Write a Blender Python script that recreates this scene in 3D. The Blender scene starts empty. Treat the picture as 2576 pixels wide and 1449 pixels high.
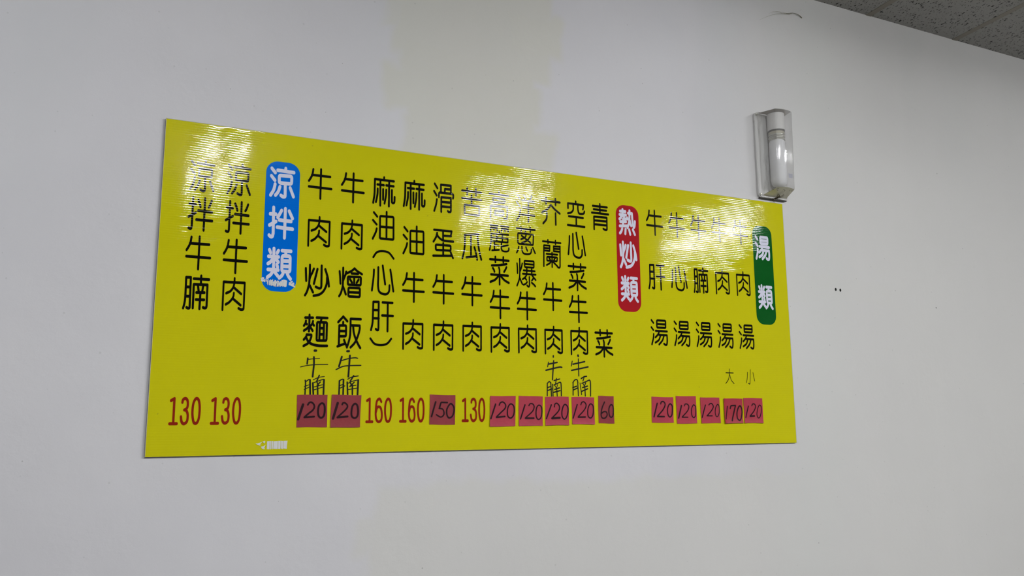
import bpy, bmesh, math, random
from mathutils import Matrix, Vector
random.seed(7)
C = bpy.context.scene.collection
sc = bpy.context.scene

# ---------------------------------------------------------------- camera, world, exposure
EYE = 1.55                       # camera height; the camera stands at x = 0, y = 0
cam_d = bpy.data.cameras.new('camera'); cam = bpy.data.objects.new('camera', cam_d); C.objects.link(cam)
cam_d.sensor_width = 36.0; cam_d.lens = 2069.45 * 36.0 / 2576.0; cam_d.clip_start = 0.05
RX = Vector((0.9028665, -0.42987347, -0.00639355))
RY = Vector((0.06313009, 0.14727354, -0.98707907))
RZ = RX.cross(RY)
cam.matrix_world = Matrix(((RX.x, -RY.x, -RZ.x, 0), (RX.y, -RY.y, -RZ.y, 0), (RX.z, -RY.z, -RZ.z, EYE), (0, 0, 0, 1)))
sc.camera = cam
w = bpy.data.worlds.new('world'); sc.world = w; w.use_nodes = True
w.node_tree.nodes['Background'].inputs[0].default_value = (0.8, 0.85, 1, 1)
w.node_tree.nodes['Background'].inputs[1].default_value = 0.05
sc.view_settings.view_transform = 'Standard'; sc.view_settings.look = 'None'
sc.view_settings.gamma = 1.0; sc.view_settings.use_curve_mapping = False
sc.view_settings.exposure = 0.0
TUBE = 392.0                      # brightness of the fluorescent tubes

# ---------------------------------------------------------------- main sizes (metres)
WALL_Y = 2.448                   # face of the back wall
SIGN_Y = 2.440                   # front face of the menu sign
SX0, SZ0 = 0.07650, EYE - 0.08766   # lower left corner of the sign
SW, SH = 2.3003, 0.9477
CEIL = EYE + 0.7377 * WALL_Y
XL, XR, YF = -4.2, 8.2, -6.0

# ---------------------------------------------------------------- helpers
def link(o, parent=None):
    C.objects.link(o)
    if parent: o.parent = parent
    return o
def obj(name, bm, mat, parent=None, smooth=False):
    me = bpy.data.meshes.new(name); bm.to_mesh(me); bm.free()
    me.materials.append(mat)
    if smooth:
        for p in me.polygons: p.use_smooth = True
    return link(bpy.data.objects.new(name, me), parent)
def empty(name, loc=(0, 0, 0)):
    o = bpy.data.objects.new(name, None); o.location = loc; o.empty_display_size = 0.05
    return link(o)
def tag(o, label=None, cat=None, group=None, kind=None):
    for k, v in (('label', label), ('category', cat), ('group', group), ('kind', kind)):
        if v: o[k] = v
    return o
def box(bm, x0, x1, y0, y1, z0, z1, bev=0.0):
    vs = [bm.verts.new(p) for p in ((x0,y0,z0),(x1,y0,z0),(x1,y1,z0),(x0,y1,z0),(x0,y0,z1),(x1,y0,z1),(x1,y1,z1),(x0,y1,z1))]
    fs = [bm.faces.new([vs[i] for i in f]) for f in ((3,2,1,0),(4,5,6,7),(0,1,5,4),(1,2,6,5),(2,3,7,6),(3,0,4,7))]
    if bev:
        es = list({e for f in fs for e in f.edges})
        bmesh.ops.bevel(bm, geom=es, offset=bev, segments=2, affect='EDGES', profile=0.5)
def prism(bm, pts, z0, z1):
    a = [bm.verts.new((x, y, z0)) for x, y in pts]; b = [bm.verts.new((x, y, z1)) for x, y in pts]
    bm.faces.new(a[::-1]); bm.faces.new(b)
    for i in range(len(pts)):
        j = (i + 1) % len(pts); bm.faces.new((a[i], a[j], b[j], b[i]))
def cyl(bm, p0, p1, r0, r1=None, n=16, cap=True):
    r1 = r0 if r1 is None else r1
    p0 = Vector(p0); p1 = Vector(p1); d = (p1 - p0).normalized()
    a = d.orthogonal().normalized(); b = d.cross(a)
    A = [bm.verts.new(p0 + (a*math.cos(t) + b*math.sin(t))*r0) for t in [2*math.pi*i/n for i in range(n)]]
    B = [bm.verts.new(p1 + (a*math.cos(t) + b*math.sin(t))*r1) for t in [2*math.pi*i/n for i in range(n)]]
    for i in range(n): bm.faces.new((A[i], A[(i+1) % n], B[(i+1) % n], B[i]))
    if cap: bm.faces.new(A[::-1]); bm.faces.new(B)

# ---------------------------------------------------------------- materials
def mat(name, col, rough=0.5, spec=0.5, coat=0.0, coat_rough=0.1):
    m = bpy.data.materials.new(name); m.use_nodes = True
    b = m.node_tree.nodes['Principled BSDF']
    b.inputs['Base Color'].default_value = (*col, 1); b.inputs['Roughness'].default_value = rough
    b.inputs['Specular IOR Level'].default_value = spec
    b.inputs['Coat Weight'].default_value = coat; b.inputs['Coat Roughness'].default_value = coat_rough
    return m
class NT:
    def __init__(s, m): s.t = m.node_tree; s.b = s.t.nodes.get('Principled BSDF')
    def n(s, kind, **kw):
        x = s.t.nodes.new(kind)
        for k, v in kw.items(): setattr(x, k, v)
        return x
    def l(s, a, b): s.t.links.new(a, b)
    def math(s, op, a, b=None, c=None, clamp=False):
        x = s.n('ShaderNodeMath', operation=op); x.use_clamp = clamp
        for i, v in enumerate((a, b, c)):
            if v is None: continue
            if isinstance(v, (int, float)): x.inputs[i].default_value = v
            else: s.l(v, x.inputs[i])
        return x.outputs[0]
    def mix(s, fac, a, b):
        x = s.n('ShaderNodeMix', data_type='RGBA')
        for i, v in ((0, fac), (6, a), (7, b)):
            if isinstance(v, (int, float)): x.inputs[i].default_value = v
            elif isinstance(v, tuple): x.inputs[i].default_value = (*v, 1)
            else: s.l(v, x.inputs[i])
        return x.outputs[2]
    def pos(s):
        g = s.n('ShaderNodeNewGeometry'); x = s.n('ShaderNodeSeparateXYZ'); s.l(g.outputs['Position'], x.inputs[0])
        return g.outputs['Position'], x.outputs[0], x.outputs[1], x.outputs[2]
    def vec(s, x, y, z=0.0):
        c = s.n('ShaderNodeCombineXYZ')
        for i, v in enumerate((x, y, z)):
            if isinstance(v, (int, float)): c.inputs[i].default_value = v
            else: s.l(v, c.inputs[i])
        return c.outputs[0]
    def noise(s, v, scale, detail=2.0, rough=0.5):
        x = s.n('ShaderNodeTexNoise'); x.inputs['Scale'].default_value = scale
        x.inputs['Detail'].default_value = detail; x.inputs['Roughness'].default_value = rough
        s.l(v, x.inputs['Vector']); return x.outputs['Fac']
    def ramp(s, v, a, b, o0=0.0, o1=1.0):
        x = s.n('ShaderNodeMapRange'); x.interpolation_type = 'SMOOTHSTEP'
        for i, q in enumerate((v, a, b, o0, o1)):
            if isinstance(q, (int, float)): x.inputs[i].default_value = q
            else: s.l(q, x.inputs[i])
        return x.outputs[0]
    def bump(s, h, dist, strength=1.0, into='Normal', normal=None):
        x = s.n('ShaderNodeBump'); x.inputs['Distance'].default_value = dist; x.inputs['Strength'].default_value = strength
        s.l(h, x.inputs['Height'])
        if normal: s.l(normal, x.inputs['Normal'])
        for k in ([into] if isinstance(into, str) else into): s.l(x.outputs[0], s.b.inputs[k])
        return x.outputs[0]

RIP_P, RIP_A = 0.0070, 0.000064   # pitch and depth of the fluted sheet's ripples
def sheet(name, col, rough=0.035, spec=0.13, amp=1.0):
    """printed, laminated fluted plastic: glossy, with fine horizontal ripples"""
    m = mat(name, col, rough, spec); t = NT(m); p, x, y, z = t.pos()
    wob = t.noise(t.vec(t.math('MULTIPLY', x, 2.2), 0.0, t.math('MULTIPLY', z, 14.0)), 1.0, 2)
    ph = t.math('MULTIPLY', t.math('ADD', z, t.math('MULTIPLY', wob, 0.006)), 2*math.pi/RIP_P)
    s_ = t.math('POWER', t.math('ADD', t.math('MULTIPLY', t.math('SINE', ph), 0.5), 0.5), 2.5)
    fine = t.noise(t.vec(t.math('MULTIPLY', x, 22.0), 0.0, t.math('MULTIPLY', z, 260.0)), 1.0, 2, 0.55)
    slow = t.noise(t.vec(t.math('MULTIPLY', x, 5.0), 0.0, t.math('MULTIPLY', z, 22.0)), 1.0, 2)
    h = t.math('ADD', t.math('MULTIPLY', s_, t.ramp(slow, 0.3, 0.7, 0.45, 1.1)), t.math('MULTIPLY', fine, 0.45))
    h = t.math('ADD', h, t.math('MULTIPLY', slow, 3.5))
    t.bump(h, RIP_A*amp)
    # faint mottling and a little grime in the print
    d = t.noise(p, 9.0, 4, 0.6)
    c = t.mix(t.ramp(d, 0.35, 0.75, 0.0, 0.12), col, tuple(v*0.8 for v in col)); 
    vo = t.n('ShaderNodeTexVoronoi'); vo.inputs['Scale'].default_value = 16.0; t.l(p, vo.inputs['Vector'])
    sp = t.math('MULTIPLY', t.math('LESS_THAN', vo.outputs['Distance'], 0.035), t.math('GREATER_THAN', t.noise(p, 5.0), 0.55))
    c = t.mix(t.math('MULTIPLY', sp, 0.35), c, (0.12, 0.11, 0.03)); t.l(c, t.b.inputs['Base Color'])
    return m
M = {}
M['yellow'] = sheet('printed yellow sheet', (0.555, 0.52, 0.006))
M['black'] = sheet('black print', (0.004, 0.004, 0.003))
M['blue'] = sheet('blue print', (0.0, 0.135, 0.62))
M['red'] = sheet('red print', (0.36, 0.012, 0.018))
M['green'] = sheet('green print', (0.004, 0.085, 0.012))
M['white'] = sheet('white print', (0.66, 0.66, 0.78))
M['price'] = sheet('dark red print', (0.235, 0.016, 0.006))
M['edge'] = mat('raw sheet edge', (0.42, 0.41, 0.36), 0.5)
M['ink'] = mat('marker ink', (0.004, 0.004, 0.003), 0.5, 0.12)
M['ink_red'] = mat('marker ink on red paper', (0.014, 0.002, 0.005), 0.5, 0.12)
def paper(name, col):
    m = mat(name, col, 0.48, 0.25); t = NT(m); p, x, y, z = t.pos()
    n_ = t.noise(p, 30.0, 4, 0.65)
    t.l(t.mix(n_, tuple(v*0.86 for v in col), tuple(min(1, v*1.14) for v in col)), t.b.inputs['Base Color'])
    t.bump(t.noise(p, 60.0, 4), 0.0006)
    return m
M['paper0'] = paper('dull dark red paper', (0.235, 0.024, 0.031))
M['paper1'] = paper('raspberry red paper', (0.36, 0.026, 0.050))
M['paper2'] = paper('bright red paper', (0.33, 0.020, 0.036))
M['flake'] = mat('torn white paper', (0.64, 0.64, 0.62), 0.6)
M['pen_gap'] = mat('cracks in tape', (0.25, 0.23, 0.12), 0.8)
M['clear_gloss'] = mat('glossy laminate film', (0.55, 0.52, 0.03), 0.1, 0.6)

# ---- character outlines, printed texts, handwriting and slips (mm on the sign)
GLYPHS = {
 '牛': '~177,975 139,785 66,654 0,566;125,777 936,780;4,371 1000,365;517,1000 522,0',
 '涼': '10,953 169,813;3,688 162,544;~177,412 122,202 0,18;617,1000 621,928;270,909 986,889;345,736 898,746 898,476 353,473 345,736;622,430 632,71;~632,71 621,14 542,1 447,41;~392,338 322,157 210,29;841,336 1000,40',
 '拌b': '150,1000 172,108;~169,118 143,22 79,1 0,46;18,771 258,775;2,387 271,528;498,920 341,674;826,925 982,682;657,994 662,1;411,589 922,576;333,340 1000,317',
 '拌': '150,998 153,93;~152,109 135,35 83,19 23,41;16,802 276,781;0,386 293,533;~374,938 439,826 477,729;~938,948 878,809 828,738;653,1000 659,0;386,606 974,591;329,316 1000,315',
 '腩': '~59,932 62,641 62,302 42,137 0,1;59,932 239,936;246,936 262,49;~262,49 255,15 206,0 137,25;75,641 235,643;84,361 244,362;369,903 1000,903;666,1000 670,765;383,733 391,19;383,733 937,737;944,738 951,103;~950,107 934,48 875,32 806,49;552,721 594,527;775,721 742,533;502,489 833,498;499,275 836,278;672,482 664,0',
 '肉': '0,871 6,0;0,871 997,875;1000,873 999,86;~999,96 986,46 875,29 753,66;~508,1000 504,853 459,711 326,585 142,520;491,712 855,519;~504,536 488,430 409,327 290,233 146,169;470,359 849,164',
 '類': '41,943 96,850;234,1000 247,499;432,941 378,854;11,722 444,723;~229,678 112,542 0,472;~288,668 374,609 444,549;11,275 450,279;~242,435 241,294 151,123 0,13;~278,232 365,147 444,74;382,455 420,380;591,951 979,950;752,929 756,838;600,773 954,779 963,245 610,243 600,773;609,593 945,604;610,414 954,423;~664,163 602,82 505,13;~858,160 921,73 1000,0',
 '熱': '212,1000 209,747;50,925 394,930;17,783 423,785;~138,741 81,647 0,596;~297,742 303,675 345,622 523,635;498,678 523,635;48,482 410,503;229,602 216,321;13,304 482,338;~664,984 651,724 603,461 505,263;569,873 810,877;~819,878 835,647 860,423 916,298;~925,298 973,375 1000,552;~662,578 700,434 750,359;~158,200 91,78 9,5;375,192 352,1;608,186 670,0;849,203 973,9',
 '炒': '0,878 33,474;~169,1000 172,711 162,417 125,250 74,111 1,1;~339,882 275,746 215,654 181,565;185,330 334,109;668,999 679,325;~678,330 659,271 589,252 441,294;493,881 360,393;~827,890 891,750 963,556 1000,336;~915,632 909,455 857,295 760,153 623,59 497,24 364,0',
 '燴': '~0,863 26,680 48,443;~154,992 158,687 155,388 127,258 80,117 5,0;~290,864 267,773 218,670 175,568;~163,359 234,213 298,77;~659,1000 554,919 436,862 306,805;~659,1000 768,921 905,857 1000,817;531,817 825,818;369,698 956,709 952,422 379,419 369,698;655,703 658,423;465,618 562,498;852,618 768,504;409,316 921,321 924,16 412,13 409,316;421,157 920,165',
 '麵': '45,908 370,915;~219,1000 224,669 215,475;~78,806 60,729 0,647;63,730 125,694;~375,802 353,730 308,676;362,730 420,666;~204,630 137,562 5,487;~242,631 316,558 372,494;~127,364 113,307 75,259 12,201;127,364 318,362;~324,360 321,294 257,161 172,74 11,0;~119,260 194,150 298,87 453,44 685,21 1000,26;524,925 983,927;731,895 709,818;549,779 969,779 967,194 549,187 549,779;665,778 664,200;840,774 844,204;680,588 841,589;675,391 836,392',
 '飯': '219,1000 3,812;219,1000 402,855;222,821 223,722;60,706 354,714 360,365 72,357;60,706 57,57;66,527 354,531;0,26 329,126;~279,242 328,151 391,55;~545,938 548,634 537,390 485,184 412,7;545,938 997,942;585,726 950,728;~950,726 954,608 900,430 813,251 711,122 570,9;~666,687 699,492 799,270 910,107 1000,0',
 '麻': '491,1000 492,924;68,905 955,902;~64,905 61,601 53,364 0,73;318,861 331,0;178,725 483,723;~198,575 191,376 128,107;452,578 459,213;730,878 735,3;596,728 944,724;~599,571 589,361 528,86;~866,579 872,213 886,147 940,133 993,175 1000,347',
 '油': '35,943 200,800;0,662 179,516;~186,368 144,237 7,0;336,832 987,840 1000,25 344,30 336,832;647,1000 661,29;343,450 993,458',
 '（': '~0,0 172,758 452,998 762,826 1000,11',
 '）': '~0,933 196,187 499,0 801,249 1000,1000',
 '心': '~77,834 63,569 0,109;~278,933 282,584 283,264 363,63 635,0 792,101 816,321;~482,1000 551,648 611,353;~844,875 911,580 1000,125',
 '肝': '~82,991 74,480 62,249 0,17;82,991 324,1000;330,1000 339,86;~339,95 328,32 272,26 218,59;72,710 337,715;71,426 349,427;506,992 970,992;495,537 1000,537;749,979 758,0',
 '滑': '31,1000 171,844;0,727 133,580;~148,439 109,247 16,12;353,717 353,986;353,986 867,994;867,994 869,721;554,755 560,848;560,848 854,852;~251,529 250,626 263,678 311,698;298,697 940,698;~933,701 989,670 1000,609 983,536;376,533 377,0;376,533 871,536;871,536 877,76;~877,86 854,33 763,21 714,52;384,362 872,370;386,199 873,203',
 '蛋': '29,997 914,1000;914,1000 880,867;492,805 887,813;483,984 487,641;~185,889 149,762 81,654 7,556;~186,837 245,748 425,647 632,620 1000,619;495,527 499,62;118,450 869,457 870,270 127,254 118,450;0,33 899,82;~850,250 913,130 990,0',
 '苦': '0,877 994,872;262,1000 272,751;713,998 722,758;1,600 1000,600;492,739 498,407;127,362 899,356 890,6 143,0 127,362',
 '瓜': '135,935 862,1000;~126,934 128,616 94,306 0,5;450,947 452,103;211,58 721,130;~632,474 721,243 780,0;~794,929 838,601 897,316 1000,13',
 '高': '499,1000 499,919;0,895 1000,891;181,754 809,748 808,609 199,597 181,754;55,455 45,0;55,455 934,465;947,463 936,87;~936,96 917,22 849,5 782,36;286,293 743,297 734,129 285,132 286,293',
 '麗': '37,995 422,1000;49,766 54,887;54,887 388,886;388,886 395,778;218,875 226,789;580,999 994,992;615,770 629,896;629,896 966,887;966,887 973,783;795,889 802,784;505,761 512,704;87,669 978,671;~82,663 73,356 0,8;366,645 372,377;667,658 660,378;100,520 937,517;950,514 944,375;99,364 944,365;242,349 246,43;280,218 470,211;124,3 488,46;~615,337 611,106 684,11 894,6 986,54 1000,142;659,196 953,254',
 '菜': '0,893 999,887;287,992 290,799;709,1000 709,817;~96,671 451,696 695,730 883,760;~152,578 208,517 236,449;~475,606 499,554 507,506;~874,644 824,560 750,471;54,344 961,337;506,458 507,0;~449,306 271,159 21,72;~562,311 756,172 1000,77',
 '洋': '~39,951 136,903 191,834;8,708 174,555;~206,428 155,194 0,18;~409,1000 459,939 500,849;~842,998 812,930 755,870;303,793 980,767;341,522 962,529;296,260 1000,256;659,713 651,0',
 '蔥': '0,927 1000,922;240,992 249,831;739,1000 745,838;~481,829 475,801 447,763;71,752 914,746 894,360 115,361 67,398 71,752;~515,723 459,620 240,534;269,671 758,433;~748,675 553,500 293,412;~114,249 72,130 3,28;~282,259 302,91 410,8 655,10 766,65 801,192;500,255 575,125;873,260 999,61',
 '爆': '~6,828 24,688 30,471;~150,1000 154,641 142,368 100,204 0,15;~282,838 245,711 178,566;~158,293 214,188 278,83;396,946 908,951 905,714 417,713 396,946;394,826 898,829;524,682 520,464;788,675 785,467;350,591 952,585;307,462 1000,462;~520,453 445,351 296,257;~776,456 874,362 997,265;428,307 501,245;873,319 789,238;656,357 663,69;~663,74 637,8 588,5 531,46;~533,171 458,102 343,59;~780,156 886,101 976,29',
 '芥': '0,885 1000,877;230,1000 235,760;755,995 759,754;~496,744 303,565 7,422;~496,744 696,596 989,443;~267,431 246,191 64,4;752,436 758,0',
 '蘭': '0,931 1000,923;286,998 290,875;707,1000 710,866;62,783 47,12;62,783 379,788;389,782 375,601;83,689 377,690;65,599 365,589;957,796 945,40;599,780 957,785;599,780 605,593;614,689 938,694;612,598 935,596;~945,61 921,7 855,3 799,32;199,476 800,477;505,534 503,6;223,370 791,375 778,232 220,228 223,370;337,334 401,274;675,343 614,276;~449,203 349,124 201,63;~547,198 709,101 774,62',
 '空': '492,1000 497,918;33,891 911,889;33,891 35,697;~938,884 935,790 912,712;~341,870 334,647 211,531 22,481;~616,881 620,670 675,533 796,519 952,544 1000,630;71,369 912,360;508,344 506,29;0,10 994,0',
 '青': '63,905 934,905;496,1000 491,639;111,771 883,772;0,636 1000,633;126,487 123,0;126,487 879,498;902,493 897,90;~897,90 883,28 790,12 669,51;133,339 888,350;142,187 890,195',
 '湯': '16,998 141,887;0,704 120,593;~136,425 108,256 5,6;359,998 920,1000 909,702 356,702 359,998;350,846 917,847;265,565 1000,558;~489,542 412,424 241,295;467,405 977,400;~982,400 988,209 955,30 868,1 772,47;~564,375 455,195 230,82;~791,382 680,183 459,9',
 '大': '61,738 972,736;~524,1000 460,549 305,247 0,5;~519,624 669,251 1000,0',
 '小': '544,1000 422,100;~425,137 386,3 233,46;~197,808 124,433 0,81;~830,801 896,517 1000,218',
 '1a': '50,920 502,1000;502,1000 525,36;0,0 1000,1',
 '3': '~100,848 184,951 507,1000 809,939 917,797 862,643 588,553 445,546;~588,553 851,476 995,322 921,91 483,0 138,80 0,271',
 '0': '~492,1000 823,912 991,628 960,254 784,61 502,0 217,75 16,383 33,705 194,905 492,1000',
 '6': '~877,872 667,978 464,992 149,882 16,522 19,268 170,78 497,0 894,77 998,310 817,585 489,653 210,606 62,437',
}
PRINTS = [
 ('牛', 405.0, 480.1, 756.6, 856.5, 3.08, 4.1, 'k'),
 ('肉', 409.0, 477.7, 607.9, 706.0, 2.82, 4.02, 'k'),
 ('炒', 404.7, 481.2, 456.9, 557.5, 3.14, 4.12, 'k'),
 ('麵', 404.8, 481.0, 306.4, 407.0, 3.12, 4.12, 'k'),
 ('牛', 505.9, 581.3, 755.9, 856.0, 3.09, 4.11, 'k'),
 ('肉', 509.7, 578.1, 607.5, 705.5, 2.81, 4.02, 'k'),
 ('燴', 506.4, 581.7, 460.2, 556.5, 3.08, 3.95, 'k'),
 ('飯', 505.9, 581.6, 305.8, 406.9, 3.1, 4.14, 'k'),
 ('麻', 605.7, 681.3, 755.4, 856.0, 3.1, 4.12, 'k'),
 ('油', 606.5, 679.7, 647.3, 744.4, 3.0, 3.98, 'k'),
 ('（', 610.0, 681.3, 589.1, 617.7, 3.0, 3.6, 'p'),
 ('心', 607.7, 682.1, 474.5, 571.8, 3.05, 3.99, 'k'),
 ('肝', 607.4, 682.4, 360.3, 457.7, 3.07, 3.99, 'k'),
 ('）', 606.2, 677.9, 317.0, 344.8, 3.0, 3.6, 'p'),
 ('麻', 705.5, 781.7, 755.5, 856.4, 3.12, 4.14, 'k'),
 ('油', 706.2, 779.7, 608.9, 706.9, 3.02, 4.02, 'k'),
 ('牛', 707.3, 782.3, 456.5, 555.9, 3.07, 4.08, 'k'),
 ('肉', 710.2, 779.0, 308.1, 406.3, 2.82, 4.03, 'k'),
 ('滑', 807.4, 880.4, 756.4, 856.4, 2.99, 4.1, 'k'),
 ('蛋', 806.3, 881.1, 606.6, 702.8, 3.07, 3.95, 'k'),
 ('牛', 807.4, 882.0, 456.7, 556.4, 3.06, 4.09, 'k'),
 ('肉', 810.9, 880.0, 307.8, 406.7, 2.83, 4.05, 'k'),
 ('苦', 905.2, 979.9, 756.5, 855.7, 3.06, 4.07, 'k'),
 ('瓜', 907.0, 980.1, 608.4, 701.7, 3.0, 3.83, 'k'),
 ('牛', 906.4, 981.5, 456.5, 556.7, 3.08, 4.11, 'k'),
 ('肉', 910.7, 978.9, 308.3, 407.4, 2.8, 4.06, 'k'),
 ('高', 1004.1, 1079.4, 754.8, 855.4, 3.09, 4.13, 'k'),
 ('麗', 1004.6, 1080.0, 644.9, 737.7, 2.57, 3.16, 'd'),
 ('菜', 1005.0, 1079.8, 531.1, 631.9, 3.07, 4.13, 'k'),
 ('牛', 1006.8, 1081.2, 419.4, 518.9, 3.05, 4.08, 'k'),
 ('肉', 1009.4, 1079.2, 307.9, 406.9, 2.86, 4.06, 'k'),
 ('洋', 1104.9, 1178.7, 754.7, 854.7, 3.03, 4.1, 'k'),
 ('蔥', 1104.1, 1179.0, 642.2, 742.5, 2.54, 3.41, 'd'),
 ('爆', 1104.5, 1180.1, 530.9, 630.8, 2.57, 3.4, 'd'),
 ('牛', 1105.3, 1180.5, 419.8, 519.1, 3.08, 4.07, 'k'),
 ('肉', 1108.7, 1179.3, 308.5, 406.8, 2.89, 4.03, 'k'),
 ('芥', 1201.2, 1278.2, 754.7, 855.5, 3.16, 4.13, 'k'),
 ('蘭', 1203.3, 1278.5, 604.9, 705.9, 2.56, 3.43, 'd'),
 ('牛', 1204.3, 1278.8, 456.5, 556.7, 3.05, 4.11, 'k'),
 ('肉', 1207.6, 1278.1, 308.4, 407.0, 2.89, 4.04, 'k'),
 ('空', 1302.0, 1376.7, 758.1, 854.8, 3.07, 3.97, 'k'),
 ('心', 1302.9, 1376.6, 645.5, 742.3, 3.02, 3.97, 'k'),
 ('菜', 1302.0, 1376.8, 530.7, 631.2, 3.07, 4.12, 'k'),
 ('牛', 1303.7, 1379.0, 419.7, 518.7, 3.09, 4.06, 'k'),
 ('肉', 1307.8, 1377.4, 308.6, 407.4, 2.86, 4.05, 'k'),
 ('青', 1400.8, 1475.8, 754.3, 856.1, 3.07, 4.17, 'k'),
 ('菜', 1403.8, 1478.6, 303.7, 404.1, 3.07, 4.12, 'k'),
 ('牛', 1634.3, 1709.4, 757.6, 857.2, 3.08, 4.09, 'k'),
 ('牛', 1734.2, 1809.4, 758.1, 858.0, 3.09, 4.1, 'k'),
 ('牛', 1834.5, 1909.5, 758.3, 858.3, 3.07, 4.1, 'k'),
 ('牛', 1933.7, 2009.8, 759.1, 857.9, 3.12, 4.05, 'k'),
 ('牛', 2036.1, 2112.7, 759.4, 858.2, 3.14, 4.05, 'k'),
 ('肝', 1635.7, 1711.3, 554.9, 652.1, 3.1, 3.99, 'k'),
 ('心', 1736.6, 1811.2, 557.6, 654.6, 3.06, 3.98, 'k'),
 ('腩', 1838.2, 1909.3, 555.2, 656.1, 2.92, 4.14, 'k'),
 ('肉', 1942.0, 2008.9, 556.3, 655.6, 2.74, 4.07, 'k'),
 ('肉', 2042.7, 2110.3, 556.4, 655.4, 2.77, 4.06, 'k'),
 ('湯', 1639.2, 1713.6, 353.0, 448.9, 3.05, 3.93, 'k'),
 ('湯', 1740.0, 1813.8, 352.9, 448.5, 3.03, 3.92, 'k'),
 ('湯', 1840.3, 1914.2, 353.0, 448.9, 3.03, 3.93, 'k'),
 ('湯', 1941.0, 2015.3, 352.9, 448.6, 3.05, 3.93, 'k'),
 ('湯', 2042.1, 2116.4, 352.5, 448.6, 3.05, 3.94, 'k'),
 ('大', 1967.2, 2008.7, 220.5, 277.7, 1.16, 1.6, 't'),
 ('小', 2065.8, 2108.9, 219.9, 277.5, 1.21, 1.61, 't'),
 ('涼', 71.3, 139.6, 741.0, 838.8, 2.8, 4.01, 'k'),
 ('拌', 71.8, 140.9, 626.1, 727.4, 2.84, 4.15, 'k'),
 ('牛', 71.5, 140.6, 513.3, 614.9, 2.83, 4.17, 'k'),
 ('腩', 71.1, 141.3, 400.7, 502.7, 2.88, 4.18, 'k'),
 ('涼', 172.5, 240.9, 741.2, 840.3, 2.8, 4.06, 'k'),
 ('拌', 172.1, 241.6, 626.6, 727.3, 2.85, 4.13, 'k'),
 ('牛', 171.6, 241.3, 509.8, 614.4, 2.85, 4.29, 'k'),
 ('肉', 175.1, 238.0, 401.8, 501.8, 2.58, 4.1, 'k'),
 ('涼', 292.9, 367.7, 747.9, 847.0, 4.18, 5.55, 'B'),
 ('拌b', 293.2, 368.7, 623.4, 723.7, 4.23, 5.61, 'B'),
 ('類', 293.6, 367.9, 501.0, 599.8, 4.16, 5.53, 'B'),
 ('熱', 1515.1, 1589.3, 747.9, 847.7, 4.15, 5.59, 'M'),
 ('炒', 1515.3, 1590.6, 624.8, 727.4, 4.22, 5.75, 'M'),
 ('類', 1516.4, 1591.8, 503.6, 602.0, 4.22, 5.51, 'M'),
 ('湯', 2144.4, 2220.3, 705.4, 805.1, 4.4, 5.78, 'N'),
 ('類', 2147.0, 2221.7, 510.6, 610.4, 4.33, 5.79, 'N'),
 ('1a', 53.5, 77.8, 83.0, 159.5, 3.0, 4.4, 'r'),
 ('3', 81.7, 104.9, 82.8, 160.0, 3.0, 4.4, 'r'),
 ('0', 110.3, 134.8, 83.4, 160.2, 3.0, 4.4, 'r'),
 ('1a', 159.8, 184.2, 83.3, 160.0, 3.0, 4.4, 'r'),
 ('3', 188.1, 211.5, 83.5, 160.2, 3.0, 4.4, 'r'),
 ('0', 217.1, 241.3, 83.5, 160.4, 3.0, 4.4, 'r'),
 ('1a', 599.1, 623.7, 85.0, 161.9, 3.0, 4.4, 'r'),
 ('6', 627.4, 652.8, 84.8, 162.1, 3.0, 4.4, 'r'),
 ('0', 656.4, 681.2, 85.3, 162.0, 3.0, 4.4, 'r'),
 ('1a', 704.1, 728.1, 85.8, 162.6, 3.0, 4.4, 'r'),
 ('6', 732.0, 756.7, 85.9, 162.7, 3.0, 4.4, 'r'),
 ('0', 761.0, 785.7, 86.0, 162.6, 3.0, 4.4, 'r'),
 ('1a', 909.4, 933.6, 86.3, 162.8, 3.0, 4.4, 'r'),
 ('3', 937.5, 962.1, 85.8, 163.3, 3.0, 4.4, 'r'),
 ('0', 966.1, 990.5, 86.2, 163.5, 3.0, 4.4, 'r'),
]
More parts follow.
